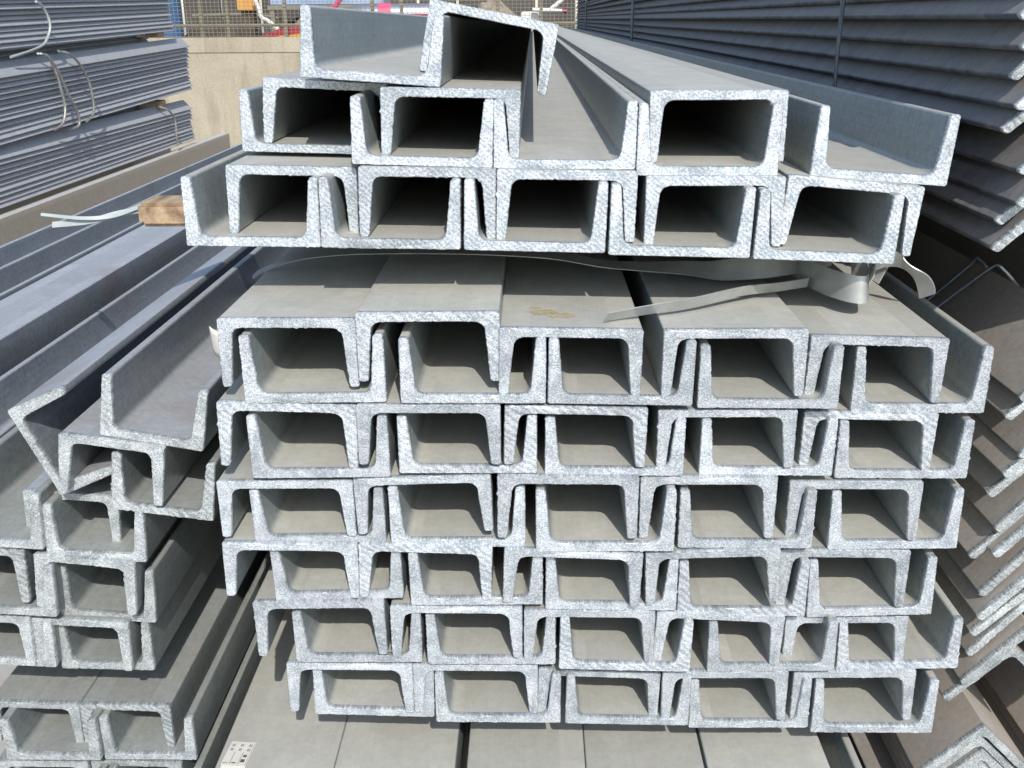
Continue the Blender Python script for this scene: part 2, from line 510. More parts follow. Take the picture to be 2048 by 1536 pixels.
# ------------------------------------------------------------------ scrap lying behind the fence
def scrap_yard():
    sh = empty('scrap_shed', (0, 11.0, 0))
    tag(sh, 'dark brown shed side far behind the mesh fence', 'shed')
    for k in range(30):
        x = -7.5 + k * 0.42
        box('panel', x, x + 0.39, 0.0 + 0.03 * (k % 2), 0.06 + 0.03 * (k % 2), 0.0, 3.2, SHED, sh)
    # red and yellow hood
    def hood(name, mat, pts, y0, y1, parent=None):
        return link(name, prism(name, pts, y0, y1, True, True), mat, parent)
    hd = empty('scrap_hood', (-1.95, 8.6, CZ - 0.30))
    tag(hd, 'red and yellow curved metal hood lying behind the fence', 'hood')
    up = [(-0.46, 0.06), (-0.38, 0.17), (-0.2, 0.235), (0.1, 0.275), (0.5, 0.285), (0.8, 0.27)]
    lo = [(0.8, 0.10), (0.5, 0.10), (0.2, 0.09), (-0.1, 0.06), (-0.46, 0.0)]
    hood('body', RED, up + lo, 0.0, 0.5, hd)
    hood('stripe', YELLOW, [(-0.30, 0.165), (0.0, 0.20), (0.4, 0.225), (0.8, 0.225), (0.8, 0.12), (0.4, 0.12), (0.0, 0.10), (-0.30, 0.08)], -0.012, -0.002, hd)
    box('support', -0.3, 0.7, 0.1, 0.45, -(CZ - 0.30), 0.05, SCRAP, hd)
    # tan sacking over a heap
    def mound(name, cx, cy, zb, rx, ry, h, mat, label, cat):
        v, f = [], []
        nu, nv = 18, 7
        for j in range(nv):
            a = j / (nv - 1) * math.pi / 2
            for i in range(nu):
                q = 2 * math.pi * i / nu
                s = 1 + rnd.uniform(-0.09, 0.09)
                v.append((rx * math.cos(a) * math.cos(q) * s, ry * math.cos(a) * math.sin(q) * s, h * math.sin(a) * (1 + rnd.uniform(-.05, .05))))
        for j in range(nv - 1):
            for i in range(nu):
                f.append((j * nu + i, j * nu + (i + 1) % nu, (j + 1) * nu + (i + 1) % nu, (j + 1) * nu + i))
        tag(link(name, mesh(name, v, f, 50), mat, None, (cx, cy, zb)), label, cat)
    mound('sack_heap', -1.95, 9.35, 0.0, 0.62, 0.35, CZ + 0.035, TAN, 'rounded tan sacking heap behind the red hood', 'sacking')
    mound('scrap_heap', -2.75, 9.3, 0.0, 0.9, 0.5, CZ - 0.02, SCRAP, 'dark rusty scrap heap behind the left end of the fence', 'scrap heap')
    mound('sack_mound', -0.36, 9.4, 0.0, 0.42, 0.35, CZ + 0.16, TAN, 'tan rounded mound behind the fence, above the tilted channel', 'mound')
    # blue sheet on a frame with diagonal braces
    bs = empty('sheeted_frame', (-1.85, 9.7, 0))
    tag(bs, 'blue grey sheet on a braced steel frame behind the fence', 'frame')
    box('sheet', -0.62, 0.45, 0.0, 0.5, CZ + 0.135, CZ + 0.33, BLUE, bs, 0.01)
    box('rail', -0.64, 0.47, -0.03, 0.02, CZ + 0.10, CZ + 0.132, FENCE, bs)
    for sx in (-0.6, 0.42):
        box('leg', sx - 0.02, sx + 0.02, -0.02, 0.02, 0.0, CZ + 0.10, FENCE, bs)
    for (a, b) in (((-0.40, -0.04), (-0.22, 0.10)), ((0.18, -0.04), (0.02, 0.10)), ((0.42, -0.04), (0.26, 0.10))):
        tube('brace', [(a[0], 0, CZ + a[1] - 0.08), (b[0], 0, CZ + b[1])], 0.016, WHITE, bs, 6, 0)
    tag(tube('bent_pipe', [(-2.42, 8.9, CZ + 0.22), (-2.38, 8.9, CZ + 0.10), (-2.36, 8.9, CZ + 0.03), (-2.27, 8.9, CZ - 0.03), (-2.2, 8.9, CZ - 0.2), (-2.2, 8.9, 0.0)], 0.018, WHITE),
        'thin white bent pipe hanging behind the fence left of the blue sheet', 'pipe')
    o = empty('orange_cabinet', (-2.52, 9.0, 0))
    tag(o, 'orange brown cabinet standing behind the fence', 'cabinet')
    box('body', -0.075, 0.075, 0, 0.2, CZ + 0.085, CZ + 0.5, ORANGE, o, 0.01)
    box('stand', -0.05, 0.05, 0.03, 0.17, 0, CZ + 0.085, SCRAP, o)
    # blue drum at the far left
    bd = empty('blue_drum', (-3.20, 8.9, 0))
    tag(bd, 'blue drum edge just right of the flat bar bundles', 'drum')
    v, f = tube_data([(0, 0, 0.55), (0, 0, CZ + 0.35)], 0.14, 20)
    link('shell', mesh('shell', v, f, 40), DRUM_BLUE, bd)
    box('stand', -0.1, 0.1, -0.1, 0.1, 0, 0.55, SCRAP, bd)
    # silver cylinder with a pink band
    cy = empty('silver_cylinder', (-1.18, 8.75, CZ + 0.045))
    tag(cy, 'silver gas cylinder with a pink band lying behind the fence', 'cylinder')
    prof = [(-0.42, 0.02), (-0.40, 0.045), (-0.34, 0.075), (-0.26, 0.09), (0.40, 0.09), (0.44, 0.07), (0.45, 0.02)]
    v, f = tube_data([(x, 0, 0) for x, r in prof], [r for x, r in prof], 20)
    link('shell', mesh('shell', v, f, 35), CHROME, cy)
    v, f = tube_data([(-0.13, 0, 0), (-0.02, 0, 0)], 0.094, 20)
    link('band', mesh('band', v, f, 35), PINK, cy)
    box('cradle', -0.3, 0.35, -0.06, 0.06, -(CZ + 0.045), -0.08, SCRAP, cy)
    st = empty('red_strip', (-1.05, 8.5, 0))
    tag(st, 'red painted strip below the silver cylinder', 'strip')
    box('strip', -0.12, 0.2, 0, 0.04, CZ - 0.01, CZ + 0.045, RED, st, 0.004)
    box('stand', -0.05, 0.12, 0.0, 0.04, 0, CZ - 0.01, SCRAP, st)
    tag(tube('red_flag_pole', [(-1.82, 8.7, CZ + 0.02), (-1.68, 8.7, CZ + 0.11), (-1.55, 8.7, CZ + 0.28)], 0.022, PINK), 'short red slanted tube left of the silver cylinder', 'tube')
    # white poles with red ends
    for (a, b, lab) in (((0.0, 0.075), (0.285, 0.058), 'white pole with a red tip lying flat behind the fence'),
                        ((0.13, 0.06), (0.34, 0.22), 'white pole rising to the right behind the fence')):
        pr = empty('white_pole', (0, 8.55, CZ))
        tag(pr, lab, 'pole', 'poles behind the fence')
        d = Vector((b[0] - a[0], 0, b[1] - a[1]))
        A = Vector((a[0], 0, a[1])); B = Vector((b[0], 0, b[1]))
        tube('shaft', [A, A + d * 0.86], 0.017, WHITE, pr, 8, 0)
        tube('tip', [A + d * 0.865, B], 0.0175, RED, pr, 8, 0)
    wb = empty('white_block', (-0.02, 8.6, 0))
    tag(wb, 'pale block above the tilted channel behind the fence', 'block')
    box('block', -0.075, 0.075, 0, 0.2, CZ - 0.10, CZ + 0.062, WHITE, wb, 0.01)
    box('stand', -0.06, 0.06, 0.02, 0.18, 0, CZ - 0.10, SCRAP, wb)
    for k in range(14):
        x = -3.2 + k * 0.3 + rnd.uniform(-0.08, 0.08); y = rnd.uniform(9.2, 10.6)
        z = CZ + rnd.uniform(-0.5, 0.1)
        r = rnd.uniform(0.012, 0.04)
        a = rnd.uniform(-0.6, 0.6); l = rnd.uniform(0.25, 0.8)
        o = tube('scrap_bar', [(x - l * math.cos(a), y, max(0.03, z - l * math.sin(a) - 0.2)), (x, y + 0.05, z), (x + l * math.cos(a), y + rnd.uniform(-.1, .1), z + l * math.sin(a))], r, rnd.choice([SCRAP, SCRAP, FENCE, TAN]), None, 6, 3)
        tag(o, 'rusty scrap bar behind the fence, %s from the left' % ('first second third fourth fifth sixth seventh eighth ninth tenth eleventh twelfth thirteenth fourteenth'.split()[k]), 'scrap', 'scrap bars behind the fence')
scrap_yard()

# ------------------------------------------------------------------ steel sections
def channel_half(W, H, tw, root, tip, fil=7.0, rtip=3.0, xs=None):
    """left flange outline (mm, web underside on z = 0, open side up), cut from the web at x = xs"""
    xs = -W / 2 + root + fil + 3 if xs is None else xs
    pts = [(xs, 0.0)]
    pts += arc(-W / 2 + 1.3, 1.3, 1.3, -90, -180, 3)
    pts += arc(-W / 2 + 1.4, H - 1.4, 1.4, 180, 90, 4)
    def xin(z):
        return -W / 2 + root + (tip - root) * (z - tw) / (H - tw)
    pts += arc(xin(H) - rtip, H - rtip, rtip, 90, 0, 4)
    # fillet between flange and web
    a = math.atan2(root - tip, H - tw)
    zc = tw + fil
    xc = xin(zc) + fil / math.cos(a)
    pts += arc(xc, zc, fil, 180 + math.degrees(a) * 1.0, 270, 6)
    pts.append((xs, tw))
    return pts

SPECS = {'C80': dict(W=80.0, H=40.0, tw=5.2, root=8.4, tip=5.5, fil=5.8, rtip=1.9), 'C63': dict(W=63.0, H=39.5, tw=4.9, root=7.8, tip=5.4, fil=4.8, rtip=1.9)}
CH = {}
def channel_meshes(key, y1):
    if (key, y1) in CH:
        return CH[(key, y1)]
    s = SPECS[key]
    half = channel_half(**s)
    mm = lambda p: [(x / 1000, z / 1000) for x, z in p]
    left = mm(half)
    right = [(-x, z) for x, z in left][::-1]
    xs = left[0][0]
    tw = s['tw'] / 1000
    y0 = 0.0042
    webp = [(xs, 0), (-xs, 0), (-xs, tw), (xs, tw)]
    web = prism('channel_web', webp, y0, y1, skip=(1, 3))
    fl = prism('channel_flange', left, y0, y1, skip=(len(left) - 1,))
    fr = prism('channel_flange', right, y0, y1, skip=(len(right) - 1,))
    whole = left + right
    caps = [ragged_cap('channel_cut_end', whole, 11 + 7 * i + len(key) + int(s['W']), rough=0.00013 + 0.00006 * (i % 4)) for i in range(9)]
    CH[(key, y1)] = (web, fl, fr, caps)
    return CH[(key, y1)]

count = [0]
def channel(kind, x, y, z, w, ang, H, key, label, group, mat=STEEL, length=6.0, cut=CUT, name='steel_channel'):
    """kind u = open side up, i = open side down; x, z = middle of the web's outer face, all in mm from the lens axis height"""
    s = SPECS[key]
    th = math.radians(-ang) + (math.pi if kind == 'i' else 0.0)
    root = empty(name, (x / 1000, y / 1000, CZ + z / 1000), (0, th, 0))
    root.scale = (w / s['W'], 1, H / s['H'])
    tag(root, label, 'channel', group)
    web, fl, fr, caps = channel_meshes(key, length)
    def part(nm, me, mt):
        o = bpy.data.objects.new(nm, me)
        C.objects.link(o)
        o.parent = root
        if not me.materials:
            me.materials.append(None)
        o.material_slots[0].link = 'OBJECT'
        o.material_slots[0].material = mt
    part('web', web, mat)
    part('flange', fl, mat)
    part('flange', fr, mat)
    part('cut_end', caps[count[0] % len(caps)], cut)
    count[0] += 1
    return root

ORD = ['leftmost', 'second from left', 'third from left', 'fourth from left', 'rightmost']
MAIN = {
    "T": [
        ("i", -22.4, 104.5, 4.2, 78.4, -11.2, 41.5),
        ("u", -91.9, 57.9, -33.1, 79.8, -4.4, 38.6),
    ],
    "A": [
        ("i", -124.7, 101.3, -34.5, 79.4, -3.1, 38.9),
        ("i", -46.5, 55.6, -36.7, 79.4, -1.5, 37.9),
        ("i", 106.0, 59.7, -38.8, 78.3, 0.1, 40.2),
        ("u", -139.2, 97.2, -77.1, 80.2, -1.6, 37.1),
        ("u", -63.2, 48.8, -78.9, 80.7, -1.8, 37.8),
        ("u", 18.1, 47.8, -80.9, 80.6, -0.8, 37.9),
        ("u", 99.5, 48.7, -85.3, 80.6, -0.6, 40.2),
        ("u", 199.5, 55.5, -89.8, 79.3, -4.3, 40.2),
    ],
    "B": [
        ("i", -140.6, 56.3, -79.8, 76.8, -1.5, 40.2),
        ("i", -59.9, 42.9, -79.2, 78.9, -1.1, 40.2),
        ("i", 19.7, 40.8, -80.8, 79.5, -1.2, 40.2),
        ("i", 104.2, 43.8, -84.9, 79.0, -0.2, 40.2),
        ("i", 184.8, 46.6, -88.1, 78.2, -5.5, 40.2),
        ("u", -163.0, 44.0, -124.4, 78.7, -0.8, 40.2),
        ("u", -81.6, 36.6, -124.3, 80.3, -1.1, 40.2),
        ("u", 1.1, 33.9, -125.6, 80.8, -1.5, 40.2),
        ("u", 83.8, 34.4, -128.8, 80.8, -1.5, 40.2),
        ("u", 166.8, 35.6, -132.2, 80.7, -2.5, 39.7),
    ],
    "1": [
        ("i", -137.6, 2.8, -156.6, 78.0, -0.1, 40.2),
        ("i", -58.4, 1.3, -152.7, 80.0, 0.2, 40.2),
        ("i", 21.5, -0.3, -161.8, 79.9, -0.9, 38.7),
        ("i", 112.5, -0.3, -162.3, 79.9, 0.1, 39.0),
        ("i", 195.9, 10.6, -170.0, 77.7, -1.6, 38.4),
        ("u", -123.3, -1.2, -205.1, 80.7, 0.5, 40.2),
        ("u", -33.5, -3.5, -204.5, 81.9, 0.0, 38.4),
        ("u", 49.3, -2.2, -205.7, 81.6, -1.0, 38.4),
        ("u", 133.0, 0.2, -208.8, 79.3, -0.4, 37.4),
        ("u", 222.2, 11.9, -216.1, 76.9, -0.1, 40.2),
    ],
    "2": [
        ("i", -140.5, -0.7, -205.7, 80.2, -1.5, 39.7),
        ("i", -59.2, -4.6, -205.3, 81.9, 0.0, 36.5),
        ("i", 24.8, -2.1, -207.1, 81.3, -1.2, 36.5),
        ("i", 111.5, 2.7, -210.6, 79.2, 0.3, 36.3),
        ("i", 195.8, 10.1, -215.1, 77.1, -1.3, 36.3),
        ("u", -123.3, -1.3, -251.8, 80.9, 0.7, 39.3),
        ("u", -37.5, -0.8, -249.0, 80.1, 0.1, 36.4),
        ("u", 47.3, 0.2, -250.8, 80.2, -0.3, 36.3),
        ("u", 136.2, 5.1, -252.7, 77.7, -0.4, 36.3),
        ("u", 216.8, 9.7, -256.6, 77.3, 0.1, 36.6),
    ],
    "3": [
        ("i", -145.8, -0.0, -254.8, 80.5, 0.4, 36.3),
        ("i", -64.8, -0.9, -251.4, 80.7, 2.0, 36.3),
        ("i", 20.7, -3.7, -249.4, 82.2, -0.3, 40.2),
        ("i", 103.1, 1.4, -251.9, 79.7, 0.1, 40.2),
        ("i", 191.0, 7.9, -257.9, 78.5, 0.1, 38.8),
        ("u", -127.4, 2.0, -296.4, 79.3, 1.0, 36.3),
        ("u", -44.4, 0.1, -298.0, 80.5, 0.5, 40.2),
        ("u", 42.9, -4.1, -298.1, 81.7, 0.2, 40.2),
        ("u", 126.7, 1.6, -298.8, 79.6, -0.0, 38.3),
        ("u", 217.4, 10.0, -303.6, 77.4, 0.7, 39.6),
    ],
    "4": [
        ("i", -145.5, -2.4, -294.7, 81.2, -0.7, 36.3),
        ("i", -64.1, -1.5, -296.3, 80.3, -1.7, 36.3),
        ("i", 24.6, -4.2, -298.1, 82.6, -2.1, 36.3),
        ("i", 107.6, -1.3, -299.1, 80.4, 2.1, 36.3),
        ("i", 189.8, 9.2, -304.1, 78.4, -0.5, 39.4),
        ("u", -118.2, 1.3, -334.9, 79.0, 1.7, 36.3),
        ("u", -34.0, -0.9, -337.0, 80.6, 0.8, 36.3),
        ("u", 47.8, 0.7, -341.2, 79.5, -0.2, 36.3),
        ("u", 128.0, 3.7, -346.8, 78.3, -0.2, 38.8),
        ("u", 208.9, 10.6, -350.8, 76.9, 1.9, 40.2),
    ],
    "5": [
        ("i", -131.2, -1.9, -334.5, 80.6, 1.1, 38.6),
        ("i", -46.8, -1.3, -338.2, 81.0, -0.2, 36.3),
        ("i", 35.0, -0.0, -341.4, 80.4, -0.2, 36.3),
        ("i", 116.0, 2.7, -344.8, 78.7, -2.7, 36.3),
        ("i", 196.8, 13.6, -353.3, 76.3, 0.5, 36.3),
        ("u", -108.6, 0.5, -379.6, 79.4, 0.4, 36.3),
        ("u", -25.6, 1.0, -380.9, 80.0, 0.4, 36.3),
        ("u", 57.0, -2.9, -382.2, 81.1, -1.2, 36.3),
        ("u", 149.1, 2.9, -386.4, 79.1, 0.9, 36.3),
        ("u", 231.5, 12.6, -391.2, 76.5, 1.8, 36.3),
    ],
    "6": [
        ("i", -115.4, 1.2, -381.3, 79.5, -0.2, 36.3),
        ("i", -36.1, 3.1, -382.8, 79.0, -0.1, 36.3),
        ("i", 42.6, 6.2, -389.1, 77.3, -1.8, 36.3),
        ("i", 121.4, 3.1, -387.1, 78.8, 0.4, 36.3),
        ("i", 204.4, 9.4, -390.6, 77.3, 0.9, 37.1),
        ("u", -101.9, 5.4, -423.4, 77.2, -1.3, 36.3),
        ("u", -21.9, 0.1, -424.0, 79.4, -0.0, 36.3),
        ("u", 60.3, 2.0, -426.5, 78.6, -0.8, 36.3),
        ("u", 139.0, 6.5, -431.9, 76.4, 0.5, 37.0),
        ("u", 219.6, 10.0, -437.9, 78.0, 0.0, 40.2),
    ],
}
STACK = {'T': ('', ''), 'A': ('upper row', 'upper stack'), 'B': ('lower row', 'upper stack'), '1': ('top row', 'lower stack'), '2': ('second row', 'lower stack'),
         '3': ('third row', 'lower stack'), '4': ('fourth row', 'lower stack'), '5': ('fifth row', 'lower stack'), '6': ('bottom row', 'lower stack')}
row1_third = None
for row, items in MAIN.items():
    ni = {'u': 0, 'i': 0}
    tot = {k: sum(1 for q in items if q[0] == k) for k in 'ui'}
    for (kind, x, y, z, w, ang, H) in items:
        n = ni[kind]
        ni[kind] += 1
        if row == 'T':
            lab = 'open-topped steel channel lying on the very top at the left' if kind == 'u' else 'steeply tilted upside-down channel, topmost piece of all'
            grp = 'loose channels on the top'
        else:
            o = ORD[n] if n < tot[kind] - 1 else 'rightmost'
            face = 'open-topped' if kind == 'u' else 'upside-down'
            lab = '%s steel channel, %s in the %s of the %s' % (face, o, *STACK[row])
            grp = 'channels of the ' + STACK[row][1]
        c = channel(kind, x, y, z, w, ang, H, 'C80', lab, grp, cut=CUT_SAWN if row in 'TAB' else CUT)
        if row == 'T' and kind == 'u':
            c.rotation_euler.x = -0.006
        if row == '1' and kind == 'i' and n == 2:
            row1_third = c

# bundle lying under the lower stack, its ends nearer than the frame
BASE = [(-208, -130), (-130, -50.6), (-43, 34.6), (35, 112.4), (114, 194)]
for n, (a, b) in enumerate(BASE):
    channel('i', (a + b) / 2, -64 - 3 * (n % 3), -460 - (n % 2), b - a, 0.0, 40, 'C80', 'upside-down channel, %s of the row under the lower stack' % ORD[n], 'channels under the lower stack')
for n, (a, b) in enumerate([(-180, -100), (-98, -18), (-15, 65), (66, 146), (137.5, 217.5)]):
    channel('u', (a + b) / 2, -70 + 4 * (n % 2), -505.5, b - a, 0.0, 40, 'C80', 'open-topped channel nested in the row under the lower stack, %s' % ORD[n], 'channels under the lower stack')

# smaller channels piled on the left
LEFT = [
    ("u", -306.7, 29.6, -250.4, 62.1, -66.4, 39.5, 'channel tipped on its side like a V, left of the stack'),
    ("u", -231.3, 24.8, -241.1, 62.9, -10.1, 39.5, 'open-topped tilted channel on top of the left pile'),
    ("i", -253.5, 19.9, -237.4, 63.7, -8.5, 39.5, 'upside-down tilted channel right under the topmost left channel'),
    ("u", -230.0, 23.6, -289.0, 63.1, -7.7, 39.0, 'tilted open-topped channel of the left pile touching the main stack'),
    ("i", -294.1, 40.3, -282.3, 60.5, -3.9, 38.5, 'upside-down channel below the tipped channel in the left pile'),
    ("u", -275.7, 23.8, -320.4, 63.0, -3.7, 36.5, 'open-topped channel, uppermost level row of the left pile'),
    ("u", -338.0, 19.8, -309.6, 63.7, -3.6, 38.0, 'empty open-topped channel at the left picture edge, lit inside'),
    ("i", -282.1, 20.2, -317.9, 63.7, -5.9, 38.0, 'upside-down channel, second level row of the left pile'),
    ("i", -351.4, 20.6, -310.6, 63.6, -3.3, 38.0, 'upside-down channel cut by the left edge, second level row'),
    ("u", -277.0, 29.3, -368.2, 62.1, -3.9, 38.5, 'open-topped channel, second level row of the left pile'),
    ("u", -335.9, 17.3, -356.8, 64.2, -3.0, 37.0, 'open-topped channel cut by the left edge, second level row'),
    ("i", -293.1, 22.8, -364.5, 63.2, -3.1, 37.0, 'upside-down channel, third level row of the left pile'),
    ("u", -282.9, 29.9, -406.8, 62.0, -1.1, 37.5, 'open-topped channel, third level row of the left pile'),
    ("i", -355.6, 19.3, -359.1, 63.8, -2.2, 37.0, 'upside-down channel cut by the left edge, third level row'),
    ("u", -344.2, 20.9, -397.4, 63.5, -3.1, 36.0, 'open-topped channel cut by the left edge, third level row'),
    ("i", -338.3, 30.3, -434.5, 62.0, -1.6, 33.0, 'upside-down channel cut by the left edge, lower left bundle'),
    ("i", -276.5, 31.1, -436.4, 61.9, -0.8, 33.5, 'upside-down channel, right one of the lower left bundle'),
    ("u", -323.5, 17.2, -470.3, 64.2, -0.2, 32.5, 'open-topped channel cut by the left edge, lower left bundle'),
    ("u", -260.3, 23.4, -474.6, 63.1, 0.1, 34.0, 'open-topped channel, right one of the lower left bundle'),
    ("i", -335.6, 21.7, -475.8, 63.4, -0.2, 34.0, 'upside-down channel, left one on the bottom picture edge'),
    ("i", -272.0, 25.6, -478.1, 62.7, -1.2, 34.0, 'upside-down channel, right one on the bottom picture edge'),
    ("u", -322.7, 17.0, -512.3, 64.2, 0.6, 33.0, 'open-topped channel nested low on the bottom picture edge, left'),
    ("u", -257.0, 18.0, -512.5, 64.0, 0.6, 34.0, 'open-topped channel nested low on the bottom picture edge, right'),
]
for (kind, x, y, z, w, ang, H, lab) in LEFT:
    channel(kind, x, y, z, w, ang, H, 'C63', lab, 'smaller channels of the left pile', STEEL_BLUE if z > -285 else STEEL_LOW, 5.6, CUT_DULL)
# long channels further left whose ends lie outside the picture
for (kind, xa, xb, z, lab) in (('u', -663, -600, -301, 'outermost long open-topped channel below the brown beam, far left'),
                               ('i', -662, -599, -306, 'upside-down channel under the outermost long channel, far left'),
                               ('u', -585, -522, -292, 'long open-topped channel running back at far left, under the beam'),
                               ('i', -519, -455, -255, 'long upside-down channel with a pale lit top, far left'),
                               ('u', -433, -370, -310, 'long open-topped channel behind the tipped channel'),
                               ('i', -585, -522, -297, 'upside-down channel lying under the far left pair, outer'),
                               ('i', -520, -457, -297, 'upside-down channel lying under the far left pair, inner'),
                               ('i', -434, -371, -315, 'upside-down channel lying under the long open-topped channel'),
                               ('u', -560, -497, -342, 'open-topped channel at the bottom of the far left pile, outer'),
                               ('u', -462, -399, -360, 'open-topped channel at the bottom of the far left pile, inner')):
    channel(kind, (xa + xb) / 2, 12, z, xb - xa, 0.4 if kind == 'u' else -0.3, 39.5, 'C63', lab, 'long channels at far left', STEEL_BLUE, 5.8, CUT_DULL)

# ------------------------------------------------------------------ angle bars
AG = {}
def angle_meshes(leg, t, y1, caps_n=6):
    k = (leg, t, y1)
    if k in AG:
        return AG[k]
    # legs along the diagonals, ridge at the origin
    def rot(p):
        c = math.sqrt(0.5)
        return ((p[0] - p[1]) * c, -(p[0] + p[1]) * c)
    # right leg outline before rotation: p[0] runs out along the leg, p[1] through the thickness on the inside
    r = t * 0.55
    right = [(0.0, 0.0), (leg - 0.0012, 0.0)] + [(leg - 0.0012 + 0.0012 * math.sin(a), 0.0012 - 0.0012 * math.cos(a)) for a in (0.5, 1.0, 1.57)]
    right += [(leg - r + r * math.cos(a), t - r + r * math.sin(a)) for a in (0.2, 0.6, 1.1, 1.57)]
    fil = t * 0.9
    right += [(t + fil - fil * math.sin(a), t + fil - fil * math.cos(a)) for a in (0.0, 0.26, 0.52, 0.785)]
    R = [rot(p) for p in right]
    L = [(-x, z) for x, z in R][::-1]
    n = len(R)
    rm = prism('angle_leg', R, 0.0042, y1, skip=(n - 1,))
    lm = prism('angle_leg', L, 0.0042, y1, skip=(n - 1,))
    whole = R + L[:-1]
    caps = [ragged_cap('angle_cut_end', whole, 101 + i, 0.0016, 0.00022) for i in range(caps_n)]
    AG[k] = (rm, lm, caps)
    return AG[k]

acount = [0]
def angle_bar(apex, leg, t, length, label, group, mat, cut=CUT_DULL, pitch=0.0, roll=0.0):
    root = empty('angle_bar', apex, (pitch, roll, 0))
    tag(root, label, 'angle bar', group)
    rm, lm, caps = angle_meshes(leg, t, length)
    for nm, me, mt in (('leg', lm, mat), ('leg', rm, mat), ('cut_end', caps[acount[0] % len(caps)], cut)):
        o = bpy.data.objects.new(nm, me)
        C.objects.link(o)
        o.parent = root
        if not me.materials:
            me.materials.append(None)
        o.material_slots[0].link = 'OBJECT'
        o.material_slots[0].material = mt
    acount[0] += 1
    return root

NUM = ['first', 'second', 'third', 'fourth', 'fifth', 'sixth', 'seventh', 'eighth', 'ninth', 'tenth', 'eleventh', 'twelfth', 'thirteenth', 'fourteenth', 'fifteenth', 'sixteenth']
LEG, TH = 0.058, 0.0051
off = LEG * math.sqrt(0.5)
def tip_to_apex(x, z):
    return (x / 1000 + off + TH * 0.35, CZ + z / 1000 + off - TH * 0.35)
# upper right pile, listed from the bottom: x, z of each left tip
UP = [(260, -123.5), (262.5, -109.5), (264, -94.5), (267.5, -78.5), (257, -58.5), (258, -44.5), (255.5, -27), (256.5, -13.5), (255.5, 0), (257, 15), (256, 29), (258, 43), (256, 58), (257, 73), (256, 88), (258, 103)]
for n, (x, z) in enumerate(UP):
    ax, az = tip_to_apex(x, z)
    angle_bar((ax, 0.034 + 0.007 * math.sin(n * 2.3), az), LEG, TH, 5.9, 'angle bar, %s from the bottom of the upper right pile' % NUM[n], 'angle bars of the upper right pile', STEEL_DULL, roll=math.radians(3.2 * math.sin(n * 1.7 + 0.6)))
LOW = [(287.2, -212.0), (285.3, -228.0), (288.9, -246.0), (283.6, -261.0), (282.4, -279.7), (283.5, -297.7), (284.4, -314.6), (276.1, -322.5), (282.0, -346.0), (281.1, -360.0), (283.3, -377.7), (281.2, -393.0), (278.3, -410.4), (271.2, -425.9)]
for n, (x, z) in enumerate(LOW):
    ax, az = tip_to_apex(x, z)
    angle_bar((ax, 0.036 + 0.006 * math.sin(n * 1.9), az), LEG, TH, 5.9, 'angle bar, %s from the top of the middle right pile' % NUM[n], 'angle bars of the middle right pile', STEEL_TAN, roll=math.radians(3 * math.sin(n * 2.1) - 3))
NEAR = [(304.5, -450.6), (305, -460.8), (306.5, -470.4), (308, -480), (307, -490)]
for n, (x, z) in enumerate(NEAR):
    angle_bar((x / 1000, 0.034 + 0.003 * (n % 2), CZ + z / 1000), LEG, TH, 5.9, 'nested angle bar, %s from the top in the lower right corner' % NUM[n], 'nested angle bars in the lower right corner', STEEL_TAN)
for n in range(9):  # unseen rank added to keep the sun off the bars below the gap
    angle_bar((0.405 + 0.003 * math.sin(n * 2.9), 0.05 + 0.006 * math.sin(n * 1.3), CZ - 0.112 + n * 0.0155), LEG, TH, 5.9, 'angle bar, %s from the bottom of the unseen rank added right of the upper right pile' % NUM[n], 'angle bars of the upper right pile', STEEL_DULL)
for n in range(15):  # rank added so the gap past the pile looks dark, not sunlit ground
    angle_bar((0.408 + 0.003 * math.sin(n * 2.2), 0.05 + 0.006 * math.sin(n * 1.7), CZ - 0.160 - n * 0.0165), LEG, TH, 5.9, 'angle bar, %s from the top of the rank added right of the middle right pile' % NUM[n], 'angle bars of the middle right pile', STEEL_TAN)
for n in range(6):  # rank added for its lit faces and shadows, hiding the ground beyond
    angle_bar((0.398 + 0.002 * math.sin(n * 2.2), 0.042 + 0.004 * math.sin(n * 1.7), CZ - 0.452 - n * 0.0102), LEG, TH, 5.9, 'nested angle bar, %s from the top of the rank added beyond the lower right corner' % NUM[n], 'nested angle bars in the lower right corner', STEEL_TAN)
# far bundles on the left
for (b, n, ztip, pitch, tilt, y0, word) in ((0, 12, -0.182, 0.0212, 0.023, 0.0, 'highest'), (1, 13, -0.54, 0.0208, 0.025, 0.1, 'middle'), (2, 10, -0.69, 0.0203, 0.0, 0.05, 'lowest')):
    o75 = 0.075 * math.sqrt(0.5)
    for k in range(n):
        j = rnd.uniform(-0.004, 0.004)
        angle_bar((-2.1 - o75 + j - 0.008 * math.sin(k * 0.35), y0 + rnd.uniform(-0.012, 0.012), CZ + ztip + o75 + k * pitch + rnd.uniform(-.0015, .0015)), 0.075, 0.007, 5.9 if b else 5.78,
                  'angle bar, %s from the bottom of the %s bundle at far left' % (NUM[k], word), 'angle bars of the far left bundles', STEEL_FAR, pitch=tilt)
# second rank added at gap height to keep the gaps between bundles dark
for k, (z, tl) in enumerate(((-0.27, .024), (-0.249, .024), (-0.228, .024), (-0.207, .024), (-0.50, 0.0), (-0.48, 0.0), (-0.46, 0.0), (-0.44, 0.0))):
    angle_bar((-2.30, 0.05, CZ + z + 0.053), 0.075, 0.007, 5.7, 'added back rank angle bar, %s from top, in the gap %s' % (NUM[3 - k % 4], 'above the middle bundle' if k < 4 else 'below the middle bundle'), 'angle bars of the far left bundles', STEEL_FAR, pitch=tl)
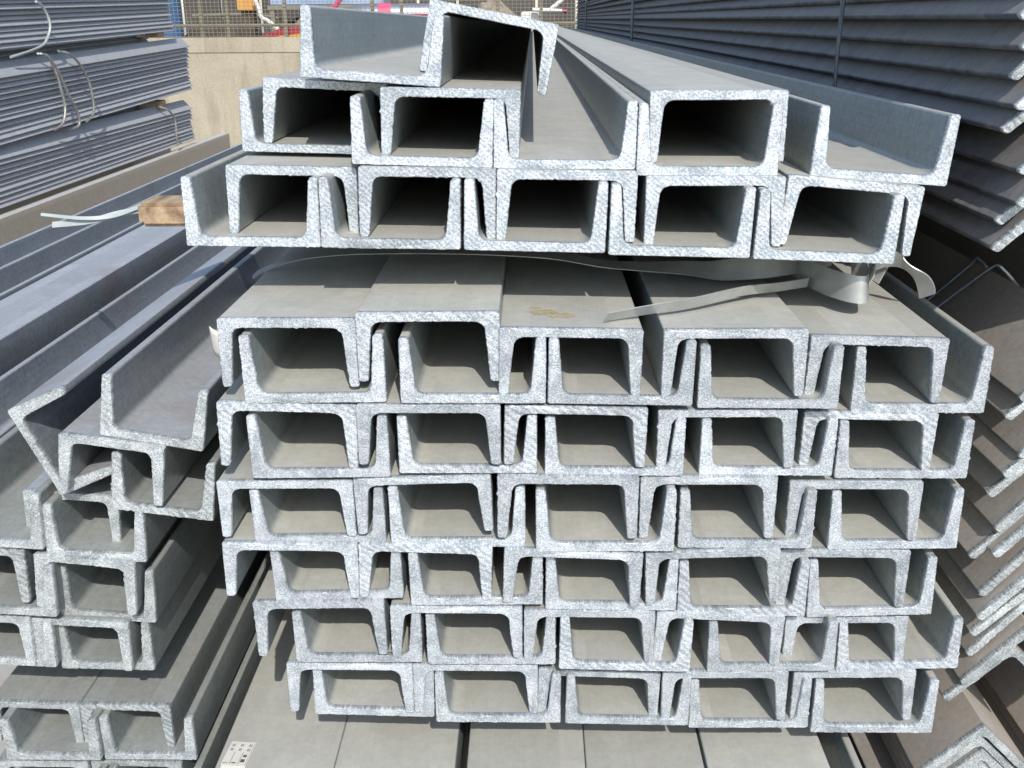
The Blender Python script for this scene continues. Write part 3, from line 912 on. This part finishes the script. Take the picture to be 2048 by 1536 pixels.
# beam on which the bundles rest
SPECS['C120'] = dict(W=120.0, H=53.0, tw=6.0, root=11.0, tip=7.0)
channel('u', -2062, 0, -775, 118, 90, 53, 'C120', 'brown web-out channel beam under the far left bundles', 'beams under the far left bundles', STEEL_BEAM, 6.55)
channel('u', -2420, 0, -775, 118, 90, 53, 'C120', 'second channel beam hidden behind the front one at far left', 'beams under the far left bundles', STEEL_BEAM, 6.4)

# bundle added to hide sunlit ground beside the base row, dark colour as shade
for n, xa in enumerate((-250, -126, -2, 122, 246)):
    channel('i', xa + 60, -50 + 5 * (n % 2), -522, 120, 0.0, 40, 'C120', 'added wide upside-down channel in shade-dark colour low under the base row, %s' % ORD[n], 'added shade-dark channels at the very bottom', STEEL_DULL, 5.9)

# ------------------------------------------------------------------ timbers
def timber(x0, x1, y0, y1, z0, z1, label, group='packing timbers'):
    o = box('timber_block', x0, x1, y0, y1, z0, z1, WOOD, None, 0.003)
    for q in o.data.vertices:
        q.co += Vector((rnd.uniform(-1, 1), rnd.uniform(-1, 1), rnd.uniform(-1, 1))) * 0.0015
    return tag(o, label, 'timber', group)
timber(-0.309, 0.24, 0.252, 0.290, CZ - 0.1525, CZ - 0.1335, 'orange brown timber end sticking out left under the upper stack')
timber(-0.27, 0.24, 3.9, 3.97, CZ - 0.158, CZ - 0.134, 'far timber packing between the upper and lower stack')
for y in (0.9, 4.6):
    w = 'near' if y < 2 else 'far'
    timber(-0.2, 0.21, y, y + 0.08, CZ - 0.459, CZ - 0.444, '%s thin packing timber under the lower stack' % w)
    timber(-0.68, 0.47, y, y + 0.12, CZ - 0.62, CZ - 0.564, '%s long sleeper carrying the lowest channels' % w)
    for x in (-0.5, 0.0, 0.36):
        timber(x - 0.07, x + 0.07, y + 0.001, y + 0.119, 0.0, CZ - 0.621, 'timber post block under the %s sleeper, %s' % (w, 'left' if x < -0.1 else ('middle' if x < 0.1 else 'right')))
    timber(0.285, 0.455, y, y + 0.08, CZ - 0.205, CZ - 0.128, '%s packing between the two right hand piles' % w)
for (y, z0, z1, w) in ((5.55, -0.085, -0.045, 'upper far'), (2.0, -0.18, -0.12, 'upper near'), (5.45, -0.475, -0.425, 'lower far'), (2.0, -0.52, -0.5, 'lower near')):
    timber(-2.6, -2.12, y, y + 0.1, CZ + z0, CZ + z1, '%s orange timber spacer between the far left bundles' % w)
for y in (1.5, 5.6):
    timber(-2.7, -2.085, y, y + 0.14, 0.0, CZ - 0.84, '%s timber bearer on the ground under the far left beams' % ('near' if y < 3 else 'far'))

# ------------------------------------------------------------------ straps, wires, papers
Z = lambda pts: [(a / 1000, b / 1000, CZ + c / 1000) for a, b, c in pts]
tag(ribbon('steel_strap', Z([(-183.5, 111, -160), (-176.2, 116.5, -155.5), (-156.1, 120.7, -150), (-130.2, 122.1, -147), (-103.9, 121.9, -146), (-64.5, 117.6, -145), (-25.9, 114.9, -145.5), (12.4, 110.1, -147), (43.3, 101.9, -150.5), (66.3, 102.6, -153), (98.6, 103.2, -156), (121, 98.3, -158.5), (146.4, 102.2, -158.5), (168.4, 111.6, -158), (186, 126, -159), (204, 146, -160)]), (0.002, 0.006, 0.012, 0.0155, 0.0155, 0.0155, 0.0155, 0.0155, 0.0155, 0.0155, 0.0155, 0.0155), 0.0006, STRAP, lean=(-1.2, -1.4, -1.48, -1.5, -1.5, -1.5, -1.5, -1.5, -1.4, -1.1, -0.6, -0.25, -0.1, -0.1)),
    'long steel strap curving across the top of the lower stack', 'strap', 'loose steel straps')
tag(ribbon('steel_strap', Z([(166.5, 190.5, -160), (169, 165.5, -160.5), (171.6, 124.6, -160.5), (175.9, 85.9, -161), (183, 63.9, -161), (191.3, 51.5, -161), (199.5, 52.3, -161), (206, 70, -160), (212, 92, -159), (220, 100, -157)]), 0.0165, 0.0006, STRAP, lean=-0.1),
    'bright steel strap curled in a loop at right between the stacks', 'strap', 'loose steel straps')
tag(ribbon('steel_strap', Z([(203, 96, -158), (212, 88, -151), (220, 84, -146.5), (229.1, 81.9, -147), (236, 78, -153), (241.5, 80, -166)]), 0.013, 0.0006, STRAP, lean=(0.2, 1.1)),
    'crumpled strap end hanging over the right edge of the stack', 'strap', 'loose steel straps')
tag(ribbon('steel_strap', Z([(205, 74, -160), (211, 88, -150), (206, 100, -146), (213, 96, -155), (217, 86, -158)]), 0.012, 0.0006, STRAP, lean=(0.4, -0.5)),
    'small crumpled strap buckle beside the curled strap', 'strap', 'loose steel straps')
tag(ribbon('steel_strap', Z([(40, 12.5, -160.8), (51.2, 19, -161), (64.4, 23.1, -160), (93, 34.9, -158.5), (125.2, 57.3, -158), (151.1, 75.2, -160), (172.7, 87.1, -160)]), (0.0085, 0.006), 0.0006, STRAP, lean=(0.75, 0.2)),
    'short straight strap pointing left on the lower stack', 'strap', 'loose steel straps')

def wire_pair(yc, label, zlo, zhi, x=0.2545, r=0.0011, gap=0.004):
    root = empty('binding_wire', (x, yc, CZ))
    tag(root, label, 'wire', 'binding wires of the right pile')
    for s in (-1, 1):
        tube('strand', [(-0.001, s * gap + 0.006 * s, zhi), (-0.0035, s * gap * 0.7, (zlo * 0.5 + zhi * 0.5)), (-0.0025, s * gap * 0.4, zlo * 0.8 + zhi * 0.2), (0.006, s * gap * 0.4, zlo)], r, WIRE_DARK, root)
wire_pair(0.345, 'paired binding wire round the upper right pile, nearest', -0.126, 0.12)
wire_pair(2.20, 'paired binding wire round the upper right pile, middle', -0.126, 0.12, r=0.0028, gap=0.016)
wire_pair(4.60, 'paired binding wire round the upper right pile, farthest', -0.126, 0.14, r=0.0035, gap=0.012)
for pts, lab in (([(0.2915, 0.203, -0.2035), (0.310, 0.2022, -0.185), (0.3235, 0.2016, -0.1715), (0.328, 0.203, -0.1685), (0.345, 0.204, -0.184)], 'upper thin wire bent over the middle right pile in shade'),
                 ([(0.2905, 0.185, -0.2045), (0.311, 0.180, -0.184), (0.3255, 0.1762, -0.1695), (0.333, 0.176, -0.1685), (0.352, 0.172, -0.188)], 'lower thin wire bent over the middle right pile in shade')):
    tag(tube('bent_wire', [(a, b, CZ + q) for a, b, q in pts], 0.0011, WIRE_DARK, None, 6, 4), lab, 'wire', 'bent wires of the right pile')
WIRES = [
    ([(-2.075, 3.989, 0.083), (-2.075, 4.039, 0.066), (-2.07, 4.071, 0.022), (-2.068, 4.069, -0.022), (-2.075, 4.039, -0.067), (-2.075, 3.983, -0.092), (-2.085, 3.874, -0.113), (-2.1, 3.746, -0.130)], 'pale wire loop on the highest far left bundle', PLASTIC),
    ([(-2.11, 4.0, -0.125), (-2.075, 4.016, -0.133), (-2.075, 4.069, -0.189), (-2.07, 4.090, -0.269), (-2.07, 4.105, -0.355), (-2.075, 4.067, -0.421), (-2.09, 4.009, -0.441)], 'left wire tie on the middle far left bundle', WIRE),
    ([(-2.075, 4.03, -0.145), (-2.075, 4.096, -0.196), (-2.07, 4.156, -0.299), (-2.07, 4.226, -0.387), (-2.075, 4.233, -0.443), (-2.09, 4.170, -0.455)], 'slanted wire tie on the middle far left bundle', WIRE),
    ([(-2.11, 4.2, -0.12), (-2.075, 4.241, -0.134), (-2.07, 4.330, -0.187), (-2.07, 4.394, -0.258), (-2.07, 4.415, -0.346), (-2.075, 4.404, -0.409), (-2.09, 4.347, -0.440)], 'right wire tie on the middle far left bundle', WIRE),
    ([(-2.12, 5.4, -0.45), (-2.075, 5.438, -0.474), (-2.07, 5.514, -0.528), (-2.07, 5.521, -0.608), (-2.075, 5.529, -0.686)], 'wire tie on the lowest far left bundle', WIRE),
]
for pts, lab, m in WIRES:
    tag(tube('wire_tie', [(a, b, CZ + c) for a, b, c in pts], 0.006, m), lab, 'wire tie', 'wire ties of the far left bundles')
tag(ribbon('plastic_strap', Z([(-410, 300, -152), (-375, 297, -155), (-350, 300, -154), (-325, 300, -146)]), (0.0025, 0.004), 0.001, PLASTIC, lean=-0.5), 'thin pale plastic strap end left of the timber, upper', 'plastic strap', 'plastic strap ends')
tag(ribbon('plastic_strap', Z([(-402, 300, -162), (-370, 300, -159), (-345, 302, -153), (-318, 303, -149)]), 0.005, 0.001, PLASTIC, lean=-0.4), 'wide pale plastic strap end left of the timber, lower', 'plastic strap', 'plastic strap ends')

def paper_tag():
    v, f = [], []
    nu, nv = 8, 5
    for j in range(nv + 1):
        for i in range(nu + 1):
            s, t = i / nu, j / nv
            v.append((-0.2115 + 0.013 * s, 0.085 + 0.010 * (1 - s) ** 2 + 0.004 * t * t, CZ - 0.1895 - 0.0205 * t + 0.002 * (1 - s)))
    for j in range(nv):
        for i in range(nu):
            a = j * (nu + 1) + i
            f.append((a, a + 1, a + nu + 2, a + nu + 1))
    o = link('paper_tag', mesh('paper_tag', v, f, 60), PAPER)
    md = o.modifiers.new('thickness', 'SOLIDIFY')
    md.thickness = 0.0003
    tag(o, 'small curled cream paper tag at the left edge of the lower stack', 'paper tag')
paper_tag()

def sticker():
    zt = CZ - 0.460 + 0.0004
    root = empty('paper_label', (-0.1955, 0.012, zt), (0, 0, math.radians(-4)))
    tag(root, 'small white printed label on the channel at bottom left', 'label')
    box('sheet', -0.0085, 0.0085, -0.0115, 0.0115, 0.0, 0.00025, LABEL, root)
    box('backing', -0.0075, 0.0085, -0.0215, -0.0118, 0.0, 0.0002, PAPER, root)
    zi = 0.00030
    rg = random.Random(4)
    for col in range(3):
        x = -0.0058 + col * 0.0057
        for r_ in range(2):
            y = 0.0078 - r_ * 0.0042
            v, f = [], []
            def q(x0, x1, y0, y1):
                k = len(v)
                v.extend([(x0, y0, zi), (x1, y0, zi), (x1, y1, zi), (x0, y1, zi)])
                f.append((k, k + 1, k + 2, k + 3))
            for s in range(3):
                yy = y + (s - 1) * 0.0009
                q(x - 0.0012, x + 0.0012 - 0.0004 * rg.random(), yy - 0.00016, yy + 0.00016)
            for s in range(2):
                xx = x + (s - 0.5) * 0.0013 + rg.uniform(-.0002, .0002)
                q(xx - 0.00015, xx + 0.00015, y - 0.0012, y + 0.0012)
            for i in range(len(v)):
                v[i] = (v[i][0], v[i][1], zi + 0.00002 * (i // 4))
            link('print', mesh('print', v, f), INK, root)
    for (x0, x1, y0, y1) in ((-0.0031, -0.0028, -0.0105, 0.001), (0.0026, 0.0029, -0.0105, 0.001), (0.0076, 0.0078, -0.011, 0.011), (-0.0080, -0.0045, -0.0098, -0.0093), (-0.002, 0.001, -0.0098, -0.0088), (0.0038, 0.0062, -0.0035, -0.0012), (0.0034, 0.0062, -0.0085, -0.0055)):
        link('print', mesh('print', [(x0, y0, zi), (x1, y0, zi), (x1, y1, zi), (x0, y1, zi)], [(0, 1, 2, 3)]), INK, root)
sticker()

def ochre_mark():
    """ochre chalk smear on the third channel of the top row"""
    rg = random.Random(9)
    inv = row1_third.matrix_basis.inverted()
    for k, (cx, cy, rx, ry) in enumerate(((0.006, 0.034, 0.009, 0.007), (0.017, 0.027, 0.008, 0.0055), (0.001, 0.043, 0.004, 0.003))):
        n = 26
        pts = [Vector((cx + rx * math.cos(2 * math.pi * i / n) * (1 + rg.uniform(-.35, .35)), cy + ry * math.sin(2 * math.pi * i / n) * (1 + rg.uniform(-.35, .35)), 0)) for i in range(n)]
        z0 = CZ - 0.1618 + 0.0005
        v = [tuple(inv @ Vector((p.x, p.y, z0 - (p.x - 0.0215) * math.tan(math.radians(0.9))))) for p in pts]
        link('chalk_mark', mesh('chalk_mark', v, [tuple(range(n))]), CHALK, row1_third)
ochre_mark()
